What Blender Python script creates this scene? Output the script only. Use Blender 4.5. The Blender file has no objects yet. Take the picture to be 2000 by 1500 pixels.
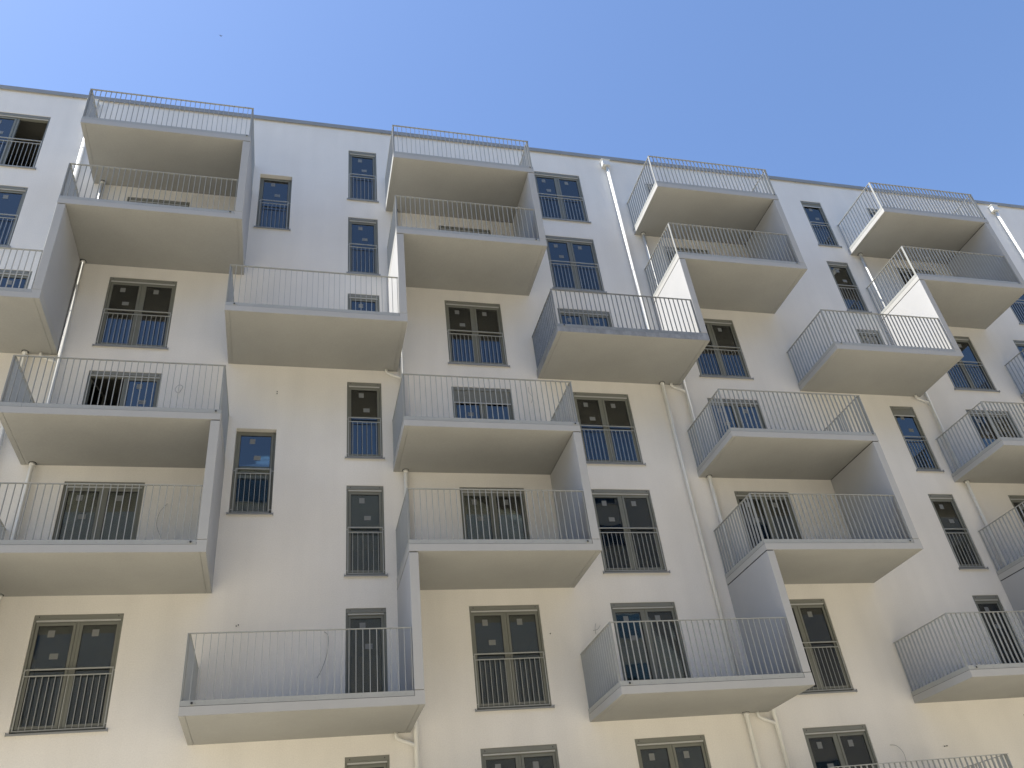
import bpy, bmesh, math, random
from mathutils import Matrix, Vector
random.seed(7)
S = bpy.context.scene
COL = S.collection
ZG = 22.6                                   # facade z=0 (top of top-floor windows) sits 22.6 m above ground

# ------------------------------------------------------------------ camera
cd = bpy.data.cameras.new('camera'); cam = bpy.data.objects.new('camera', cd); COL.objects.link(cam)
cd.sensor_width = 36.0; cd.lens = 36.0*1638.695/2000.0; cd.clip_start = 0.1; cd.clip_end = 4000
right = Vector((0.96826498, -0.22610865, -0.10647916))
down = Vector((0.04461709, 0.57558231, -0.81652576))
fwd = Vector((0.24591106, 0.78586251, 0.56740451))
M = Matrix.Identity(4)
for i in range(3):
    M[i][0] = right[i]; M[i][1] = -down[i]; M[i][2] = -fwd[i]
CAM = Vector((-1.62254, -17.21042, -20.96789+ZG))
M.translation = CAM
cam.matrix_world = M
S.camera = cam

# ------------------------------------------------------------------ sky, sun, exposure
SUN_E = math.radians(64.3); SUN_A = math.radians(1.4)
sd = Vector((-math.cos(SUN_E)*math.cos(SUN_A), math.cos(SUN_E)*math.sin(SUN_A), math.sin(SUN_E)))
W = bpy.data.worlds.new("World"); S.world = W; W.use_nodes = True
nt = W.node_tree; nt.nodes.clear()
sky = nt.nodes.new('ShaderNodeTexSky'); sky.sky_type = 'NISHITA'; sky.sun_disc = False
sky.sun_elevation = SUN_E; sky.sun_rotation = math.atan2(sd.x, sd.y)
sky.altitude = 400; sky.air_density = 1.2; sky.dust_density = 0.85; sky.ozone_density = 6.0
bg = nt.nodes.new('ShaderNodeBackground'); bg.inputs['Strength'].default_value = 0.104
wo = nt.nodes.new('ShaderNodeOutputWorld')
wb = nt.nodes.new('ShaderNodeVectorMath'); wb.operation = 'MULTIPLY'; wb.inputs[1].default_value = (0.99, 0.975, 1.01)
nt.links.new(sky.outputs[0], wb.inputs[0]); nt.links.new(wb.outputs[0], bg.inputs['Color']); nt.links.new(bg.outputs[0], wo.inputs['Surface'])
sl = bpy.data.lights.new('sun', 'SUN'); sl.energy = 5.0; sl.angle = math.radians(0.53); sl.color = (1.0, 0.95, 0.87)
sun = bpy.data.objects.new('sun', sl); COL.objects.link(sun)
sun.rotation_euler = sd.to_track_quat('Z', 'Y').to_euler(); sun.location = (-20, 5, 70)
S.view_settings.view_transform = 'Standard'; S.view_settings.look = 'None'
S.view_settings.exposure = 1.14; S.view_settings.gamma = 1.0
S.cycles.max_bounces = 8; S.cycles.diffuse_bounces = 4; S.cycles.glossy_bounces = 4
S.cycles.transmission_bounces = 6; S.cycles.transparent_max_bounces = 8
S.cycles.caustics_reflective = False; S.cycles.caustics_refractive = False

# ------------------------------------------------------------------ materials
def principled(name, col, rough=0.8, metal=0.0, spec=0.5):
    m = bpy.data.materials.new(name); m.use_nodes = True
    b = m.node_tree.nodes['Principled BSDF']
    b.inputs['Base Color'].default_value = (*col, 1); b.inputs['Roughness'].default_value = rough
    b.inputs['Metallic'].default_value = metal; b.inputs['Specular IOR Level'].default_value = spec
    return m, m.node_tree, b
def surface(name, col, rough=0.85, var=0.06, vscale=0.35, grain=0.03, gscale=60, bump=0.15, bscale=70, metal=0.0, spec=0.3, tint=(1, 1, 1), dist=0.004, streak=None):
    """painted/rendered surface: large soft patches, fine grain, bump"""
    m, t, b = principled(name, col, rough, metal, spec)
    n = t.nodes; l = t.links
    g = n.new('ShaderNodeNewGeometry')
    n1 = n.new('ShaderNodeTexNoise'); n1.inputs['Scale'].default_value = vscale; n1.inputs['Detail'].default_value = 5; n1.inputs['Roughness'].default_value = 0.62
    n2 = n.new('ShaderNodeTexNoise'); n2.inputs['Scale'].default_value = gscale; n2.inputs['Detail'].default_value = 3
    l.new(g.outputs['Position'], n1.inputs['Vector']); l.new(g.outputs['Position'], n2.inputs['Vector'])
    r1 = n.new('ShaderNodeMapRange'); r1.inputs[1].default_value = 0.3; r1.inputs[2].default_value = 0.7
    r1.inputs[3].default_value = 1-var; r1.inputs[4].default_value = 1+var*0.6
    l.new(n1.outputs['Fac'], r1.inputs[0])
    r2 = n.new('ShaderNodeMapRange'); r2.inputs[1].default_value = 0.25; r2.inputs[2].default_value = 0.75
    r2.inputs[3].default_value = 1-grain; r2.inputs[4].default_value = 1+grain
    l.new(n2.outputs['Fac'], r2.inputs[0])
    mu = n.new('ShaderNodeMath'); mu.operation = 'MULTIPLY'; l.new(r1.outputs[0], mu.inputs[0]); l.new(r2.outputs[0], mu.inputs[1])
    last = mu.outputs[0]
    if streak:      # vertical rain marks
        amt, sx, sz = streak
        mp = n.new('ShaderNodeMapping'); mp.inputs['Scale'].default_value = (sx, sx, sz)
        n3 = n.new('ShaderNodeTexNoise'); n3.inputs['Scale'].default_value = 1.0; n3.inputs['Detail'].default_value = 4
        l.new(g.outputs['Position'], mp.inputs['Vector']); l.new(mp.outputs[0], n3.inputs['Vector'])
        r3 = n.new('ShaderNodeMapRange'); r3.inputs[1].default_value = 0.35; r3.inputs[2].default_value = 0.7
        r3.inputs[3].default_value = 1.0; r3.inputs[4].default_value = 1-amt
        l.new(n3.outputs['Fac'], r3.inputs[0])
        m3 = n.new('ShaderNodeMath'); m3.operation = 'MULTIPLY'; l.new(last, m3.inputs[0]); l.new(r3.outputs[0], m3.inputs[1]); last = m3.outputs[0]
    mix = n.new('ShaderNodeVectorMath'); mix.operation = 'SCALE'; mix.inputs[0].default_value = col
    l.new(last, mix.inputs['Scale']); l.new(mix.outputs[0], b.inputs['Base Color'])
    if bump:
        n4 = n.new('ShaderNodeTexNoise'); n4.inputs['Scale'].default_value = bscale; n4.inputs['Detail'].default_value = 4
        l.new(g.outputs['Position'], n4.inputs['Vector'])
        bp = n.new('ShaderNodeBump'); bp.inputs['Strength'].default_value = bump; bp.inputs['Distance'].default_value = dist
        l.new(n4.outputs['Fac'], bp.inputs['Height']); l.new(bp.outputs[0], b.inputs['Normal'])
    return m
MAT = {}
MAT['plaster'] = surface('white_plaster', (0.83, 0.805, 0.75), 0.9, var=0.045, vscale=0.5, grain=0.05, gscale=40, bump=0.8, bscale=70, streak=(0.05, 2.2, 0.22))
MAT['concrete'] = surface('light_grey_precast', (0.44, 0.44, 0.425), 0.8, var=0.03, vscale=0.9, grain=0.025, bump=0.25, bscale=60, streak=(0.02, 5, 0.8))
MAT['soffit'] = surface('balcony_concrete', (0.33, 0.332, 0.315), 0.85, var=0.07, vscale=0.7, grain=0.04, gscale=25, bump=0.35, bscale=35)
MAT['stained'] = surface('stained_precast', (0.30, 0.315, 0.33), 0.75, var=0.22, vscale=3.5, grain=0.07, gscale=22, bump=0.3, bscale=40, streak=(0.22, 9, 1.5))
MAT['floor'] = surface('balcony_screed', (0.17, 0.17, 0.16), 0.9, var=0.15, vscale=1.5, bump=0.2)
MAT['panel'] = surface('partition_paint', (0.43, 0.435, 0.44), 0.75, var=0.04, vscale=1.0, grain=0.02, bump=0.15, bscale=50)
MAT['steel'] = surface('painted_railing_steel', (0.36, 0.37, 0.355), 0.5, var=0.06, vscale=3, grain=0.03, bump=0.0, spec=0.5)
MAT['steel_old'] = surface('weathered_railing_steel', (0.24, 0.255, 0.26), 0.55, var=0.2, vscale=5, grain=0.05, bump=0.0, spec=0.5)
MAT['frame'] = surface('olive_grey_frame', (0.20, 0.207, 0.18), 0.55, var=0.04, vscale=4, grain=0.02, bump=0.0, spec=0.4)
MAT['casing'] = surface('olive_grey_shutter', (0.22, 0.225, 0.20), 0.5, var=0.04, vscale=4, grain=0.02, bump=0.0, spec=0.4)
MAT['bar'] = surface('aluminium_bar', (0.50, 0.51, 0.50), 0.4, var=0.03, vscale=4, grain=0.02, bump=0.0, spec=0.5)
MAT['guard'] = surface('galvanised_guard', (0.38, 0.39, 0.37), 0.5, var=0.08, vscale=6, grain=0.03, bump=0.0, spec=0.5)
MAT['pipe'] = surface('white_pipe', (0.74, 0.74, 0.70), 0.45, var=0.05, vscale=2, grain=0.02, bump=0.0, spec=0.5, streak=(0.06, 14, 1.0))
MAT['coping'] = surface('grey_sheet_metal', (0.27, 0.28, 0.28), 0.5, var=0.08, vscale=0.8, grain=0.02, bump=0.05, bscale=3, spec=0.5)
MAT['dark'] = principled('dark_joint', (0.015, 0.016, 0.018), 0.8)[0]
MAT['black'] = principled('black_rubber_and_shade', (0.02, 0.02, 0.02), 0.6)[0]
MAT['cable'] = principled('grey_cable', (0.30, 0.30, 0.29), 0.6)[0]
MAT['paper'] = principled('paper_sticker', (0.21, 0.22, 0.215), 0.7)[0]
MAT['room'] = surface('raw_interior', (0.22, 0.225, 0.21), 0.95, var=0.15, vscale=0.8, bump=0.0)
MAT['paving'] = surface('sandy_paving', (0.43, 0.39, 0.31), 0.95, var=0.16, vscale=0.12, grain=0.08, gscale=8, bump=0.4, bscale=12)
MAT['opposite'] = surface('beige_render', (0.36, 0.35, 0.32), 0.9, var=0.06, vscale=0.2, bump=0.2)
MAT['bird'] = principled('dark_feathers', (0.03, 0.03, 0.035), 0.8)[0]
MAT['glare_curtain'] = surface('white_glare_curtain', (0.8, 0.8, 0.78), 0.9, var=0.05, vscale=3, bump=0.0)
def glass_mat():
    m = bpy.data.materials.new('window_glass'); m.use_nodes = True
    t = m.node_tree; t.nodes.clear(); n = t.nodes; l = t.links
    out = n.new('ShaderNodeOutputMaterial'); mx = n.new('ShaderNodeMixShader')
    fr = n.new('ShaderNodeFresnel'); fr.inputs['IOR'].default_value = 2.0
    tr = n.new('ShaderNodeBsdfTransparent'); tr.inputs['Color'].default_value = (0.62, 0.66, 0.64, 1)
    gl = n.new('ShaderNodeBsdfGlossy'); gl.inputs['Roughness'].default_value = 0.008; gl.inputs['Color'].default_value = (0.97, 1.0, 0.97, 1)
    g = n.new('ShaderNodeNewGeometry'); no = n.new('ShaderNodeTexNoise'); no.inputs['Scale'].default_value = 1.3; no.inputs['Detail'].default_value = 1
    bp = n.new('ShaderNodeBump'); bp.inputs['Strength'].default_value = 0.12; bp.inputs['Distance'].default_value = 0.02
    l.new(g.outputs['Position'], no.inputs['Vector']); l.new(no.outputs['Fac'], bp.inputs['Height']); l.new(bp.outputs[0], gl.inputs['Normal'])
    l.new(fr.outputs[0], mx.inputs[0]); l.new(tr.outputs[0], mx.inputs[1]); l.new(gl.outputs[0], mx.inputs[2]); l.new(mx.outputs[0], out.inputs['Surface'])
    return m
MAT['glass'] = glass_mat()

# ------------------------------------------------------------------ mesh helpers
class MB:
    def __init__(self): self.v = []; self.f = []; self.mi = []
    def box(self, x0, x1, y0, y1, z0, z1, mi=0):
        b = len(self.v)
        self.v += [(x0,y0,z0),(x1,y0,z0),(x1,y1,z0),(x0,y1,z0),(x0,y0,z1),(x1,y0,z1),(x1,y1,z1),(x0,y1,z1)]
        for q in ((3,2,1,0),(4,5,6,7),(0,1,5,4),(1,2,6,5),(2,3,7,6),(3,0,4,7)):
            self.f.append(tuple(b+i for i in q)); self.mi.append(mi)
        return self
    def quad(self, *p, mi=0):
        b = len(self.v); self.v += [tuple(q) for q in p]; self.f.append(tuple(range(b, b+len(p)))); self.mi.append(mi); return self
    def tube(self, pts, r, n=12, mi=0, cap=True):
        pts = [Vector(p) for p in pts]; rings = []
        for i, p in enumerate(pts):
            d = (pts[min(i+1, len(pts)-1)]-pts[max(i-1, 0)]).normalized()
            a = Vector((0, 1, 0)) if abs(d.y) < 0.9 else Vector((1, 0, 0))
            u = d.cross(a).normalized(); w = d.cross(u)
            rr = r[i] if isinstance(r, (list, tuple)) else r
            b = len(self.v)
            self.v += [tuple(p+u*rr*math.cos(2*math.pi*k/n)+w*rr*math.sin(2*math.pi*k/n)) for k in range(n)]
            rings.append(b)
        for a, b in zip(rings, rings[1:]):
            for k in range(n):
                self.f.append((a+k, a+(k+1) % n, b+(k+1) % n, b+k)); self.mi.append(mi)
        if cap:
            self.f.append(tuple(rings[0]+k for k in range(n))[::-1]); self.mi.append(mi)
            self.f.append(tuple(rings[-1]+k for k in range(n))); self.mi.append(mi)
        return self
    def mesh(self, name, mats, bevel=0, smooth=False):
        me = bpy.data.meshes.new(name); me.from_pydata(self.v, [], self.f)
        for m in (mats if isinstance(mats, (list, tuple)) else [mats]): me.materials.append(m)
        for p, i in zip(me.polygons, self.mi): p.material_index = i
        bm = bmesh.new(); bm.from_mesh(me); bmesh.ops.recalc_face_normals(bm, faces=bm.faces) if not getattr(self, 'keep', False) else None
        if bevel:
            bmesh.ops.bevel(bm, geom=list(bm.edges), offset=bevel, segments=1, affect='EDGES', clamp_overlap=True)
        bm.to_mesh(me); bm.free()
        if smooth:
            for p in me.polygons: p.use_smooth = len(p.vertices) == 4
        return me
    def build(self, name, mats, parent=None, loc=None, bevel=0, smooth=False):
        return put(name, self.mesh(name, mats, bevel, smooth), parent, loc)
def put(name, me, parent=None, loc=None):
    o = bpy.data.objects.new(name, me); COL.objects.link(o)
    if parent: o.parent = parent
    if loc: o.location = loc
    return o
def tag(o, label=None, cat=None, group=None, kind=None):
    if label: o['label'] = label
    if cat: o['category'] = cat
    if group: o['group'] = group
    if kind: o['kind'] = kind
    return o

# ------------------------------------------------------------------ ground
g = MB(); g.quad((-1500, -1500, 0), (1500, -1500, 0), (1500, 1500, 0), (-1500, 1500, 0))
tag(g.build('ground', MAT['paving']), kind='structure')

# ------------------------------------------------------------------ apartment building
BLD = bpy.data.objects.new('apartment_building', None); COL.objects.link(BLD); BLD.location = (0, 0, ZG)
tag(BLD, 'white plastered apartment block with staggered box balconies, filling the frame under a blue sky', 'building')
H = 2.9
WH = 2.18
# windows: (x0, x1, ztop, kind)   kind: 'guard' with railing, 'door' without, 'deep' stair window
A_, N_, C_, D_, E_, F_, G_ = (-6.315, -4.735), (-0.47, 0.37), (2.145, 3.72), (5.39, 6.97), (9.305, 10.895), (15.175, 15.985), (17.84, 19.42)
WIN = []
def addw(c, f, kind, **k): WIN.append((c[0], c[1], -H*f, kind, k))
for f in range(7):
    up = f in (0, 1, 3, 4)
    for c in (A_, C_, E_, G_):
        if c is A_ and f == 6: continue
        addw(c, f, 'door' if up or f == 6 else 'guard')
    if f == 3: WIN[-4][4]['open'] = 2
    addw(N_, f, 'door' if f in (2, 5) else 'guard')
    addw(D_, f, 'door' if f in (2, 5) else 'guard')
    addw(F_, f, 'door' if f in (2, 5) else 'guard')
WIN.append((-10.33, -8.73, 0, 'guard', {'open': 1})); WIN.append((-10.33, -8.73, -H, 'guard', {})); WIN.append((-9.60, -8.06, -2*H, 'door', {}))
WIN.append((-2.97, -2.08, -1.457, 'deep', {})); WIN.append((-2.97, -2.08, -1.457-3*H, 'deep', {}))
WIN.append((21.85, 23.0, -H, 'guard', {})); WIN.append((21.15, 22.75, -2*H, 'door', {}))
RV = 0.20
# facade sheet with openings and reveals
XL, XR, ZB, ZT = -26.0, 42.0, -ZG, 0.98
xs = sorted({XL, XR, *[w[0] for w in WIN], *[w[1] for w in WIN]}); zs = sorted({ZB, ZT, *[round(w[2], 4) for w in WIN], *[round(w[2]-WH, 4) for w in WIN]})
wall = MB(); wall.keep = True
def in_hole(x, z): return any(w[0] < x < w[1] and w[2]-WH < z < w[2] for w in WIN)
for i in range(len(xs)-1):
    for j in range(len(zs)-1):
        if xs[i+1]-xs[i] < 1e-4 or zs[j+1]-zs[j] < 1e-4: continue
        if not in_hole((xs[i]+xs[i+1])/2, (zs[j]+zs[j+1])/2):
            wall.quad((xs[i], 0, zs[j]), (xs[i+1], 0, zs[j]), (xs[i+1], 0, zs[j+1]), (xs[i], 0, zs[j+1]))
for x0, x1, zt, k, o in WIN:
    zb = zt-WH
    wall.quad((x0, 0, zb), (x0, 0, zt), (x0, RV, zt), (x0, RV, zb)); wall.quad((x1, 0, zt), (x1, 0, zb), (x1, RV, zb), (x1, RV, zt))
    wall.quad((x0, 0, zt), (x1, 0, zt), (x1, RV, zt), (x0, RV, zt)); wall.quad((x0, 0, zb), (x0, RV, zb), (x1, RV, zb), (x1, 0, zb))
wall.build('wall', MAT['plaster'], BLD)
bd = MB()                                  # back, ends and roof of the block
DP = 13.0
bd.quad((XL, DP, ZB), (XR, DP, ZB), (XR, DP, ZT), (XL, DP, ZT)); bd.quad((XL, 0, ZB), (XL, DP, ZB), (XL, DP, ZT), (XL, 0, ZT)); bd.quad((XR, 0, ZB), (XR, DP, ZB), (XR, DP, ZT), (XR, 0, ZT))
bd.quad((XL, 0, 0.55), (XR, 0, 0.55), (XR, DP, 0.55), (XL, DP, 0.55)); bd.box(XL+0.01, XR-0.01, 0.012, 0.28, 0.56, ZT-0.01)
bd.build('rear_wall', MAT['plaster'], BLD)
cp = MB(); x = XL-0.05; k = 0              # coping in folded sheets with visible joints
while x < XR:
    x1 = x+2.955; cp.box(x, x1-0.008, -0.055, 0.36, ZT+0.002, ZT+0.115); cp.box(x, x1-0.008, -0.055, -0.048, ZT-0.045, ZT+0.002)
    cp.box(x1-0.03, x1+0.02, -0.058, 0.363, ZT-0.02, ZT+0.118); x = x1
cp.build('roof_coping', MAT['coping'], BLD)

# ------------------------------------------------------------------ windows (built once per kind and size, then copied)
def room_mesh(w):
    r = MB(); r.keep = True
    x0, x1, y0, y1, z0, z1 = -0.9, w+0.9, RV+0.01, 4.2, -0.03, 2.50
    r.quad((x0,y0,z0),(x1,y0,z0),(x1,y1,z0),(x0,y1,z0)); r.quad((x0,y0,z1),(x0,y1,z1),(x1,y1,z1),(x1,y0,z1))
    r.quad((x0,y0,z0),(x0,y1,z0),(x0,y1,z1),(x0,y0,z1)); r.quad((x1,y0,z0),(x1,y0,z1),(x1,y1,z1),(x1,y1,z0)); r.quad((x0,y1,z0),(x1,y1,z0),(x1,y1,z1),(x0,y1,z1))
    # inner face of the outer wall round the opening
    r.quad((x0,y0,z0),(0,y0,z0),(0,y0,z1),(x0,y0,z1)); r.quad((w,y0,z0),(x1,y0,z0),(x1,y0,z1),(w,y0,z1)); r.quad((0,y0,WH),(w,y0,WH),(w,y0,z1),(0,y0,z1))
    return r.mesh('room', MAT['room'])
CACHE = {}
def window_kit(w, kind, shut, opened):
    key = (round(w, 3), kind, round(shut, 2), opened)
    if key in CACHE: return CACHE[key]
    kit = []
    deep = kind == 'deep'
    yo = 0.085 if deep else 0.0
    top = WH if deep else WH-0.100
    y0, y1 = 0.055+yo, 0.125+yo
    fr = MB(); t = 0.048
    fr.box(0.002, t, y0, y1, 0.03, top); fr.box(w-t, w-0.002, y0, y1, 0.03, top); fr.box(t, w-t, y0, y1, top-t, top); fr.box(t, w-t, y0, y1, 0.03, 0.085)
    double = w > 1.2
    if double: fr.box(w/2-0.03, w/2+0.03, y0+0.004, y1, 0.085, top-t)
    if not deep: # shutter guide rails
        fr.box(0.003, 0.045, 0.018, y0-0.002, 0.03, top); fr.box(w-0.045, w-0.003, 0.018, y0-0.002, 0.03, top)
    kit.append(('window', fr.mesh('window', MAT['frame'], bevel=0.003), None))
    spans = [(t, w/2-0.03), (w/2+0.03, w-t)] if double else [(t, w-t)]
    for i, (a, b) in enumerate(spans):
        sw = 0.052; sa = MB(); zb, zt = 0.088, top-t-0.003
        ox = a+0.004; wd = b-a-0.008
        sa.box(0, sw, 0, 0.06, zb, zt); sa.box(wd-sw, wd, 0, 0.06, zb, zt); sa.box(sw, wd-sw, 0, 0.06, zt-sw, zt); sa.box(sw, wd-sw, 0, 0.06, zb, zb+sw)
        gp = MB(); gp.box(sw-0.004, wd-sw+0.004, 0.024, 0.032, zb+sw-0.004, zt-sw+0.004)
        ga = MB(); e = 0.009                       # dark gasket line round the pane
        ga.box(sw, sw+e, 0.012, 0.023, zb+sw, zt-sw); ga.box(wd-sw-e, wd-sw, 0.012, 0.023, zb+sw, zt-sw); ga.box(sw+e, wd-sw-e, 0.012, 0.023, zt-sw-e, zt-sw)
        off = Vector((ox, y0-0.008, 0)); rot = 0.0
        op = (opened == 1 and i == 1) or (opened == 2 and i == 0)
        if opened == 1 and i == 1: off = Vector((ox+wd, y0+0.07, 0)); rot = math.radians(-62)
        if opened == 2 and i == 0: off = Vector((ox, y0+0.07, 0)); rot = math.radians(74)
        def place(o, off=off, rot=rot, op=op, wd=wd, lf=opened == 2):
            if op and lf: o.matrix_local = Matrix.Translation(off) @ Matrix.Rotation(rot, 4, 'Z')
            elif op: o.matrix_local = Matrix.Translation(off) @ Matrix.Rotation(rot, 4, 'Z') @ Matrix.Translation((-wd, 0, 0))
            else: o.location = off
        kit.append(('sash', sa.mesh('sash', MAT['frame'], bevel=0.003), place))
        kit.append(('glass_pane', gp.mesh('glass_pane', MAT['glass']), place))
        kit.append(('gasket', ga.mesh('gasket', MAT['black']), place))
        if not op:
            st = MB(); st.box(0, 0.12, 0, 0.002, 0, 0.135); st2 = MB(); st2.box(0, 0.15, 0, 0.002, 0, 0.11)
            sy = y0-0.008+0.0205
            kit.append(('paper_sticker', st.mesh('paper_sticker', MAT['paper']), (ox+sw+0.36*(wd-2*sw)-0.04, sy, zt-sw-0.22)))
            if i == (1 if opened == 2 else 0): kit.append(('paper_sticker', st2.mesh('paper_sticker', MAT['paper']), (ox+sw+0.5*(wd-2*sw)-0.02, sy, zt-sw-0.64)))
    if not deep:
        ca = MB(); ca.box(0.004, w-0.004, 0.012, 0.16, WH-0.098, WH-0.003); ca.box(0.01, w-0.01, 0.006, 0.011, WH-0.098, WH-0.080)
        for sx in (0.09, w-0.09): ca.box(sx-0.008, sx+0.008, 0.004, 0.011, WH-0.06, WH-0.035, 1)
        kit.append(('shutter_casing', ca.mesh('shutter_casing', [MAT['casing'], MAT['dark']], bevel=0.0015), (0, 0, 0)))
        if shut > 0:
            sh = MB(); z = top
            while z > top-shut: sh.box(0.046, w-0.046, 0.026, 0.038, z-0.037, z-0.002); z -= 0.039
            kit.append(('roller_shutter', sh.mesh('roller_shutter', MAT['casing'], bevel=0.004), (0, 0, 0)))
        else: z = top+0.002
        ba = MB(); ba.box(0.046, w-0.046, 0.022, 0.042, z-0.035, z-0.004)
        kit.append(('shutter_bar', ba.mesh('shutter_bar', MAT['bar'], bevel=0.002), (0, 0, 0)))
    si = MB(); si.box(-0.035, w+0.035, -0.045, 0.05, -0.012, 0.004); si.box(-0.035, w+0.035, -0.045, -0.042, -0.034, -0.012); si.box(-0.04, -0.035, -0.047, 0.0, -0.034, 0.03); si.box(w+0.035, w+0.04, -0.047, 0.0, -0.034, 0.03)
    kit.append(('window_sill', si.mesh('window_sill', MAT['coping'], bevel=0.001), (0, 0, 0)))
    if kind != 'door':
        gr = MB(); zt = 1.145; y = 0.012 if not deep else 0.03; a, b = 0.03, w-0.03
        if deep: a, b = 0.06, w-0.06
        gr.box(a, b, y-0.012, y+0.012, zt-0.022, zt); gr.box(a, b, y-0.009, y+0.009, zt-0.137, zt-0.119); gr.box(a, b, y-0.009, y+0.009, 0.045, 0.063)
        gr.box(a, a+0.02, y-0.0115, y+0.0115, 0.045, zt-0.022); gr.box(b-0.02, b, y-0.0115, y+0.0115, 0.045, zt-0.022)
        n = max(7, round((b-a)/0.106))
        for q in range(1, n):
            cx = a+(b-a)*q/n; gr.box(cx-0.005, cx+0.005, y-0.005, y+0.005, 0.063, zt-0.137)
        for zz in (zt-0.06, 0.12):
            gr.box(0.0, a, y-0.006, y+0.006, zz-0.008, zz+0.008); gr.box(b, w, y-0.006, y+0.006, zz-0.008, zz+0.008)
        kit.append(('guard_railing', gr.mesh('guard_railing', MAT['guard']), (0, 0, 0)))
    kit.append(('room', room_mesh(w), (0, 0, 0)))
    CACHE[key] = kit
    return kit
for x0, x1, zt, kind, opt in WIN:
    shut = 0.0
    if abs(x0-C_[0]) < 0.01 and abs(zt+3*H) < 0.01: shut = 0.34
    if abs(x0-F_[0]) < 0.01 and abs(zt+3*H) < 0.01: shut = 0.16
    if abs(x0-F_[0]) < 0.01 and abs(zt) < 0.01: shut = 0.10
    kit = window_kit(x1-x0, kind, shut, opt.get('open', 0))
    root = put('window', kit[0][1], BLD, (x0, 0, zt-WH))
    if opt.get('open'): root['label'] = 'double window with its right sash swung open inwards' if opt['open'] == 1 else 'balcony door with its left leaf swung open inwards'
    if kind == 'deep': root['label'] = 'narrow stair window set deep in its reveal, without a shutter casing'
    if shut > 0.3: root['label'] = 'balcony door with its roller shutter lowered a hand or two'
    for nm, me, pl in kit[1:]:
        o = put(nm, me, root)
        if callable(pl): pl(o)
        elif pl: o.location = pl
# white curtains added behind some panes, standing in for bright reflections
def glare_curtain(x0, w, h, zb, y):
    m = MB(); m.keep = True; n = 40; pts = [(x0+w*i/n, y+0.02*math.sin(i*1.7)+0.01*math.sin(i*0.6)) for i in range(n+1)]
    for a, b in zip(pts, pts[1:]): m.quad((a[0], a[1], zb), (b[0], b[1], zb), (b[0], b[1], zb+h), (a[0], a[1], zb+h))
    m.build('glare_curtain', MAT['glare_curtain'], BLD)
glare_curtain(2.24, 0.40, 1.6, -3*H-WH+0.10, 0.19); glare_curtain(3.02, 0.26, 1.6, -3*H-WH+0.10, 0.19)
glare_curtain(3.30, 0.30, 0.9, -2*H-WH+0.10, 0.19)
glare_curtain(9.45, 0.55, 0.75, -4*H-WH+0.10, 0.20); glare_curtain(18.0, 0.45, 1.3, -3*H-WH+0.10, 0.20)

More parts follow.
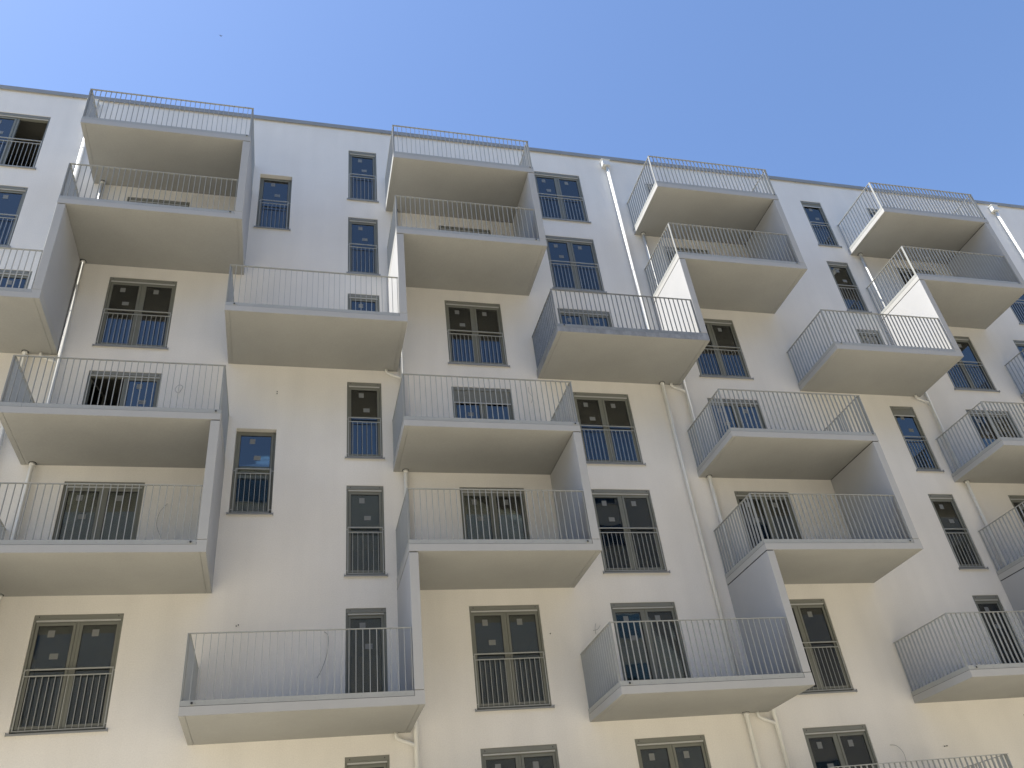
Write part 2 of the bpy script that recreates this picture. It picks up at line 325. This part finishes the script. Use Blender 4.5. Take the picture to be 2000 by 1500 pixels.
# ------------------------------------------------------------------ balconies
ZS = -2.526; DEP = 2.015
def bars(m, a, b, fixed, along, z0, z1, n, blade=0.042, th=0.0085, mi=0):
    for i in range(n+1):
        c = a+(b-a)*i/n
        if along == 'x': m.box(c-th/2, c+th/2, fixed-blade/2, fixed+blade/2, z0, z1, mi)
        else: m.box(fixed-blade/2, fixed+blade/2, c-th/2, c+th/2, z0, z1, mi)
def balcony(x0, x1, f, left=True, right=True, hole='right', stained=False, label=None, finL=False):
    zb = ZS-H*f; w = x1-x0
    s = MB(); s.box(0, w, -DEP, 0.0-0.001, 0.010, 0.150)
    g = 0.10; j = 0.008                       # soffit with drip grooves near the ends
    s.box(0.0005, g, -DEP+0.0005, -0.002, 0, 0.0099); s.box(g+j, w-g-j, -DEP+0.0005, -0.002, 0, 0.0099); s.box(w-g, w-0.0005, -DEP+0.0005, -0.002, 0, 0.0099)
    s.box(0.012, w-(0.012 if right else 0.180), -DEP+0.030, -0.002, 0.1505, 0.215, 3)
    if not right: s.box(w-0.178, w-0.0005, -DEP+0.0005, -0.002, 0.1505, 0.246)
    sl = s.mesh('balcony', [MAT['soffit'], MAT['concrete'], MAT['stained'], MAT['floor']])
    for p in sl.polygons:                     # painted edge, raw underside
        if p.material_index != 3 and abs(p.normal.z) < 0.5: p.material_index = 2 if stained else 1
    root = put('balcony', sl, BLD, (x0, 0, zb))
    if label: root['label'] = label
    mt = MAT['steel_old'] if stained else MAT['steel']
    zp0, zp1 = 0.158, 0.248; zr = 1.396
    xa = 0.0; xb = w-(0.0 if right else 0.185)
    pl = MB(); seam = 0.40
    yF = -DEP+0.006
    cuts = [xa, xa+seam] if hole == 'left' or True else [xa]
    pl.box(xa, xa+seam-0.004, yF, yF+0.008, zp0, zp1); pl.box(xa+seam, xb, yF, yF+0.008, zp0, zp1)
    if left: pl.box(0.0, 0.008, yF+0.010, -0.02, zp0, zp1)
    else: pl.box(0.0, 0.008, yF+0.010, -0.02, zp0, zp1)
    if right: pl.box(w-0.008, w, yF+0.010, -0.02, zp0, zp1)
    n = 10
    for i in range(n):
        cx = xa+0.25+(xb-xa-0.4)*i/(n-1); pl.box(cx-0.007, cx+0.007, yF-0.004, yF, zp0+0.03, zp0+0.044, 1)
    put('edge_plate', pl.mesh('edge_plate', [mt, MAT['cable']]), root)
    jt = MB(); jt.box(0.004, w-(0.004 if right else 0.182), -DEP+0.020, -0.01, 0.1502, 0.158)
    put('joint', jt.mesh('joint', MAT['dark']), root)
    fl = yF+0.030
    r = MB(); nb = round((xb-xa-0.05)/0.1235)
    bars(r, xa+0.022, xb-0.022, fl, 'x', zp0+0.012, zr-0.010, nb)
    r.box(xa, xb, fl-0.022, fl+0.022, zr-0.010, zr); r.box(xa+0.004, xa+0.012, fl-0.022, fl+0.022, zp0+0.05, zr-0.010)
    put('front_railing', r.mesh('front_railing', mt), root)
    for on, xc in ((True, 0.030), (right, w-0.030)):
        if not on: continue
        r = MB(); bars(r, fl+0.045, -0.045, xc, 'y', zp0+0.012, zr-0.010, 15)
        r.box(xc-0.022, xc+0.022, fl+0.024, -0.006, zr-0.010, zr); r.box(xc-0.022, xc+0.022, fl+0.026, fl+0.034, zp0+0.012, zr-0.010)
        put('side_railing', r.mesh('side_railing', mt), root)
    hx = xa+0.19 if hole == 'left' else xb-0.10
    h = MB(); h.tube([(hx, yF-0.018, 0.198), (hx, yF+0.03, 0.198)], 0.030, 16); 
    h.tube([(hx, yF-0.021, 0.198), (hx, yF-0.017, 0.198)], 0.021, 16, mi=1)  # black end disc, painted in for the shade inside the spout
    put('overflow_spout', h.mesh('overflow_spout', [mt, MAT['black']], smooth=True), root)
    return root
def partition(x0, f_top):
    """precast fin closing the gap between balcony f_top and the one below"""
    z1 = ZS-H*f_top-0.022; z0 = ZS-H*(f_top+1)+0.258
    m = MB(); m.box(0, 0.18, -DEP+0.004, -0.003, 0, z1-z0)
    me = m.mesh('partition_wall', [MAT['panel'], MAT['concrete']], bevel=0.006)
    for p in me.polygons:
        if p.normal.y < -0.5: p.material_index = 1
    o = put('partition_wall', me, BLD, (x0, 0, z0))
    j = MB(); j.box(0.012, 0.168, -DEP+0.03, -0.004, 0, 0.022); jm = j.mesh('joint', MAT['dark'])
    put('joint', jm, o, (0, 0, z1-z0)); j2 = MB(); j2.box(0.012, 0.168, -DEP+0.03, -0.004, 0, 0.011); put('joint', j2.mesh('joint', MAT['dark']), o, (0, 0, -0.0112))
TW = {'A': (-7.22, -3.145), 'C': (0.605, 4.605), 'E': (8.41, 12.45), 'G': (16.24, 20.28)}
MIDB = {'Z': (-11.1, -7.035), 'B': (-3.30, 0.785), 'D': (4.485, 8.59), 'F': (12.345, 16.42), 'H': (20.2, 24.3)}
for c, (a, b) in TW.items():
    for f in (0, 1, 3, 4): balcony(a, b, f, True, f in (0, 3))
    for f in (0, 3): partition(b-0.18, f)
    for f in (1, 4):
        partition(a, f)
balcony(*TW['E'], 6); balcony(*TW['C'], 6); balcony(*TW['G'], 6)
for c, (a, b) in MIDB.items():
    for f in ((2,) if c in 'ZH' else (2, 5)):
        balcony(a, b, f, True, False, 'left', stained=(c == 'D' and f == 2), label='balcony with a dark weather-stained concrete edge' if (c == 'D' and f == 2) else None)

# ------------------------------------------------------------------ downpipes
def pipe(x, z1, z0, r=0.047, y=-0.085, box=False, collars=()):
    m = MB(); m.tube([(0, 0, 0), (0, 0, z1-z0)], r, 16)
    o = m.build('downpipe', MAT['pipe'], BLD, (x, y, z0), smooth=True)
    for zc in collars:
        c = MB(); c.tube([(0, 0, -0.06), (0, 0, 0.0)], r+0.012, 16); c.tube([(0, 0, 0.0002), (0, 0, 0.0018)], r+0.030, 16, mi=1)
        put('pipe_collar', c.mesh('pipe_collar', [MAT['pipe'], MAT['dark']], smooth=True), o, (0, 0, zc-z0))
    zz = z0+1.0
    while zz < z1-0.3:
        c = MB(); c.tube([(0, 0, 0), (0, 0, 0.025)], r+0.005, 16); c.box(-0.008, 0.008, 0, -y-0.002, 0.004, 0.02); put('pipe_clip', c.mesh('pipe_clip', MAT['pipe']), o, (0, 0, zz-z0)); zz += 2.9
    if box:
        h = MB(); h.box(-0.13, 0.13, -0.105, 0.083, 0, 0.24); h.box(-0.15, 0.15, -0.125, 0.083, 0.24, 0.265)
        put('roof_outlet_box', h.mesh('roof_outlet_box', MAT['pipe'], bevel=0.004), o, (-0.04, 0, z1-z0))
    return o
soff = lambda f: ZS-H*f-0.002
for x in (-7.70, 8.01, 23.72):
    pipe(x, 0.50, -ZG+0.01, box=True, collars=[soff(2), soff(5)] if x > 5 else [soff(2)])
for x in (-6.98, 0.88, 8.67, 16.57):
    pipe(x, soff(0), -ZG+0.01, r=0.046, collars=[soff(f) for f in (0, 1, 3, 4)])
for x, f in ((-6.98, 2), (0.88, 2), (8.67, 2), (16.57, 2), (0.88, 5), (8.67, 5), (16.57, 5)):
    zt = soff(f); dx = 0.39; b = MB()
    b.tube([(-dx, 0, 0), (-dx, 0, -0.055), (-dx+0.02, 0, -0.10), (-dx+0.07, 0, -0.135), (-0.10, 0, -0.215), (-0.01, 0, -0.27)], [0.036]*6, 12)
    b.build('pipe_bend', MAT['pipe'], BLD, (x, -0.085, zt), smooth=True)

# ------------------------------------------------------------------ loose cable ends and fixings on the plaster
def cable(pts, name='loose_cable', r=0.005):
    P = [Vector(p) for p in pts]; out = []
    for i in range(len(P)-1):
        p0 = P[max(i-1, 0)]; p1 = P[i]; p2 = P[i+1]; p3 = P[min(i+2, len(P)-1)]
        for k in range(6):
            t = k/6; out.append(0.5*((2*p1)+(p2-p0)*t+(2*p0-5*p1+4*p2-p3)*t*t+(3*p1-p0-3*p2+p3)*t**3))
    out.append(P[-1]); m = MB(); m.tube(out, r, 6); m.build(name, MAT['cable'], BLD, smooth=True)
cable([(-4.30, 0, -9.20), (-4.24, -0.06, -9.10), (-4.33, -0.08, -9.07), (-4.40, -0.06, -9.18), (-4.33, -0.04, -9.27), (-4.27, -0.05, -9.20)])
cable([(4.20, 0, -8.62), (4.16, -0.07, -8.80), (4.24, -0.08, -9.00), (4.20, -0.05, -9.15)])
cable([(-4.22, 0, -12.10), (-4.34, -0.08, -12.35), (-4.36, -0.10, -12.65), (-4.26, -0.06, -12.90)])
cable([(-0.90, 0, -14.98), (-0.82, -0.06, -15.10), (-0.84, -0.08, -15.45), (-0.93, -0.08, -15.75), (-1.02, -0.05, -15.92)], r=0.006)
cable([(4.88, 0, -15.12), (4.98, -0.03, -15.10), (5.05, -0.04, -15.02)], r=0.004); cable([(4.93, 0, -15.20), (4.92, -0.04, -15.08), (4.95, -0.05, -14.98)], r=0.004)
cable([(11.33, 0, -17.86), (11.46, -0.05, -17.90), (11.55, -0.07, -18.05), (11.56, -0.05, -18.25)])
for x, z in ((-2.62, -14.82), (-2.58, -14.80), (-2.12, -9.09), (-2.12, -9.15), (3.89, -15.16), (12.71, -17.97), (12.77, -17.965), (8.03, -7.4), (7.72, -15.05)):
    m = MB(); m.tube([(0, 0, 0), (0, -0.02, 0.002)], 0.011, 8); m.build('cable_stub', MAT['black'], BLD, (x, 0, z))

# ------------------------------------------------------------------ block across the street (seen mirrored in the panes)
OPP = bpy.data.objects.new('opposite_building', None); COL.objects.link(OPP); OPP.location = (0, -31, 0)
tag(OPP, 'plain beige block across the street, mirrored in the window panes', 'building')
ob = MB(); ob.box(-34, 92, -12, 0, 0, 29.0); ob.build('wall', MAT['opposite'], OPP)
rb = MB(); rb.box(-34.2, 92.2, -12.2, 0.2, 29.0, 29.25); rb.build('roof_edge', MAT['coping'], OPP)
wb = MB(); wb.box(-2.2, 2.2, 0.003, 0.05, 0, 1.5); wb.box(-2.3, 2.3, 0.003, 0.10, -0.06, 0, 1)
wme = wb.mesh('window', [MAT['glass'], MAT['coping']])
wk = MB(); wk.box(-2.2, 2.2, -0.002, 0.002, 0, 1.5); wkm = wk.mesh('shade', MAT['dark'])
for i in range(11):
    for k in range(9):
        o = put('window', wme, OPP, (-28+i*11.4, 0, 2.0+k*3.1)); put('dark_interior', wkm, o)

# ------------------------------------------------------------------ bird high in the sky
b = MB()
b.tube([(0.10, 0, 0), (0.07, 0, 0.0), (0.0, 0, 0.0), (-0.08, 0, 0), (-0.13, 0, 0)], [0.004, 0.022, 0.028, 0.014, 0.003], 10)
for s in (-1, 1):
    b.v += [(0.05, s*0.02, 0.0), (-0.02, s*0.02, 0.0), (-0.03, s*0.11, 0.03), (0.03, s*0.11, 0.035), (-0.10, s*0.21, 0.005)]
    k = len(b.v)-5; b.f += [(k, k+1, k+2, k+3), (k+3, k+2, k+4)]; b.mi += [0, 0]
b.v += [(-0.11, 0.004, 0), (-0.11, -0.004, 0), (-0.17, 0.035, 0), (-0.15, 0, 0), (-0.17, -0.035, 0)]
k = len(b.v)-5; b.f += [(k, k+1, k+4, k+3), (k, k+3, k+2)]; b.mi += [0, 0]
bird = b.build('bird', MAT['bird'])
bird.location = CAM+Vector((-0.09570093, 0.55015754, 0.82955892))*85
bird.rotation_euler = (math.radians(25), math.radians(-15), math.radians(70))
tag(bird, 'small dark bird gliding alone in the blue sky above the roof', 'bird')
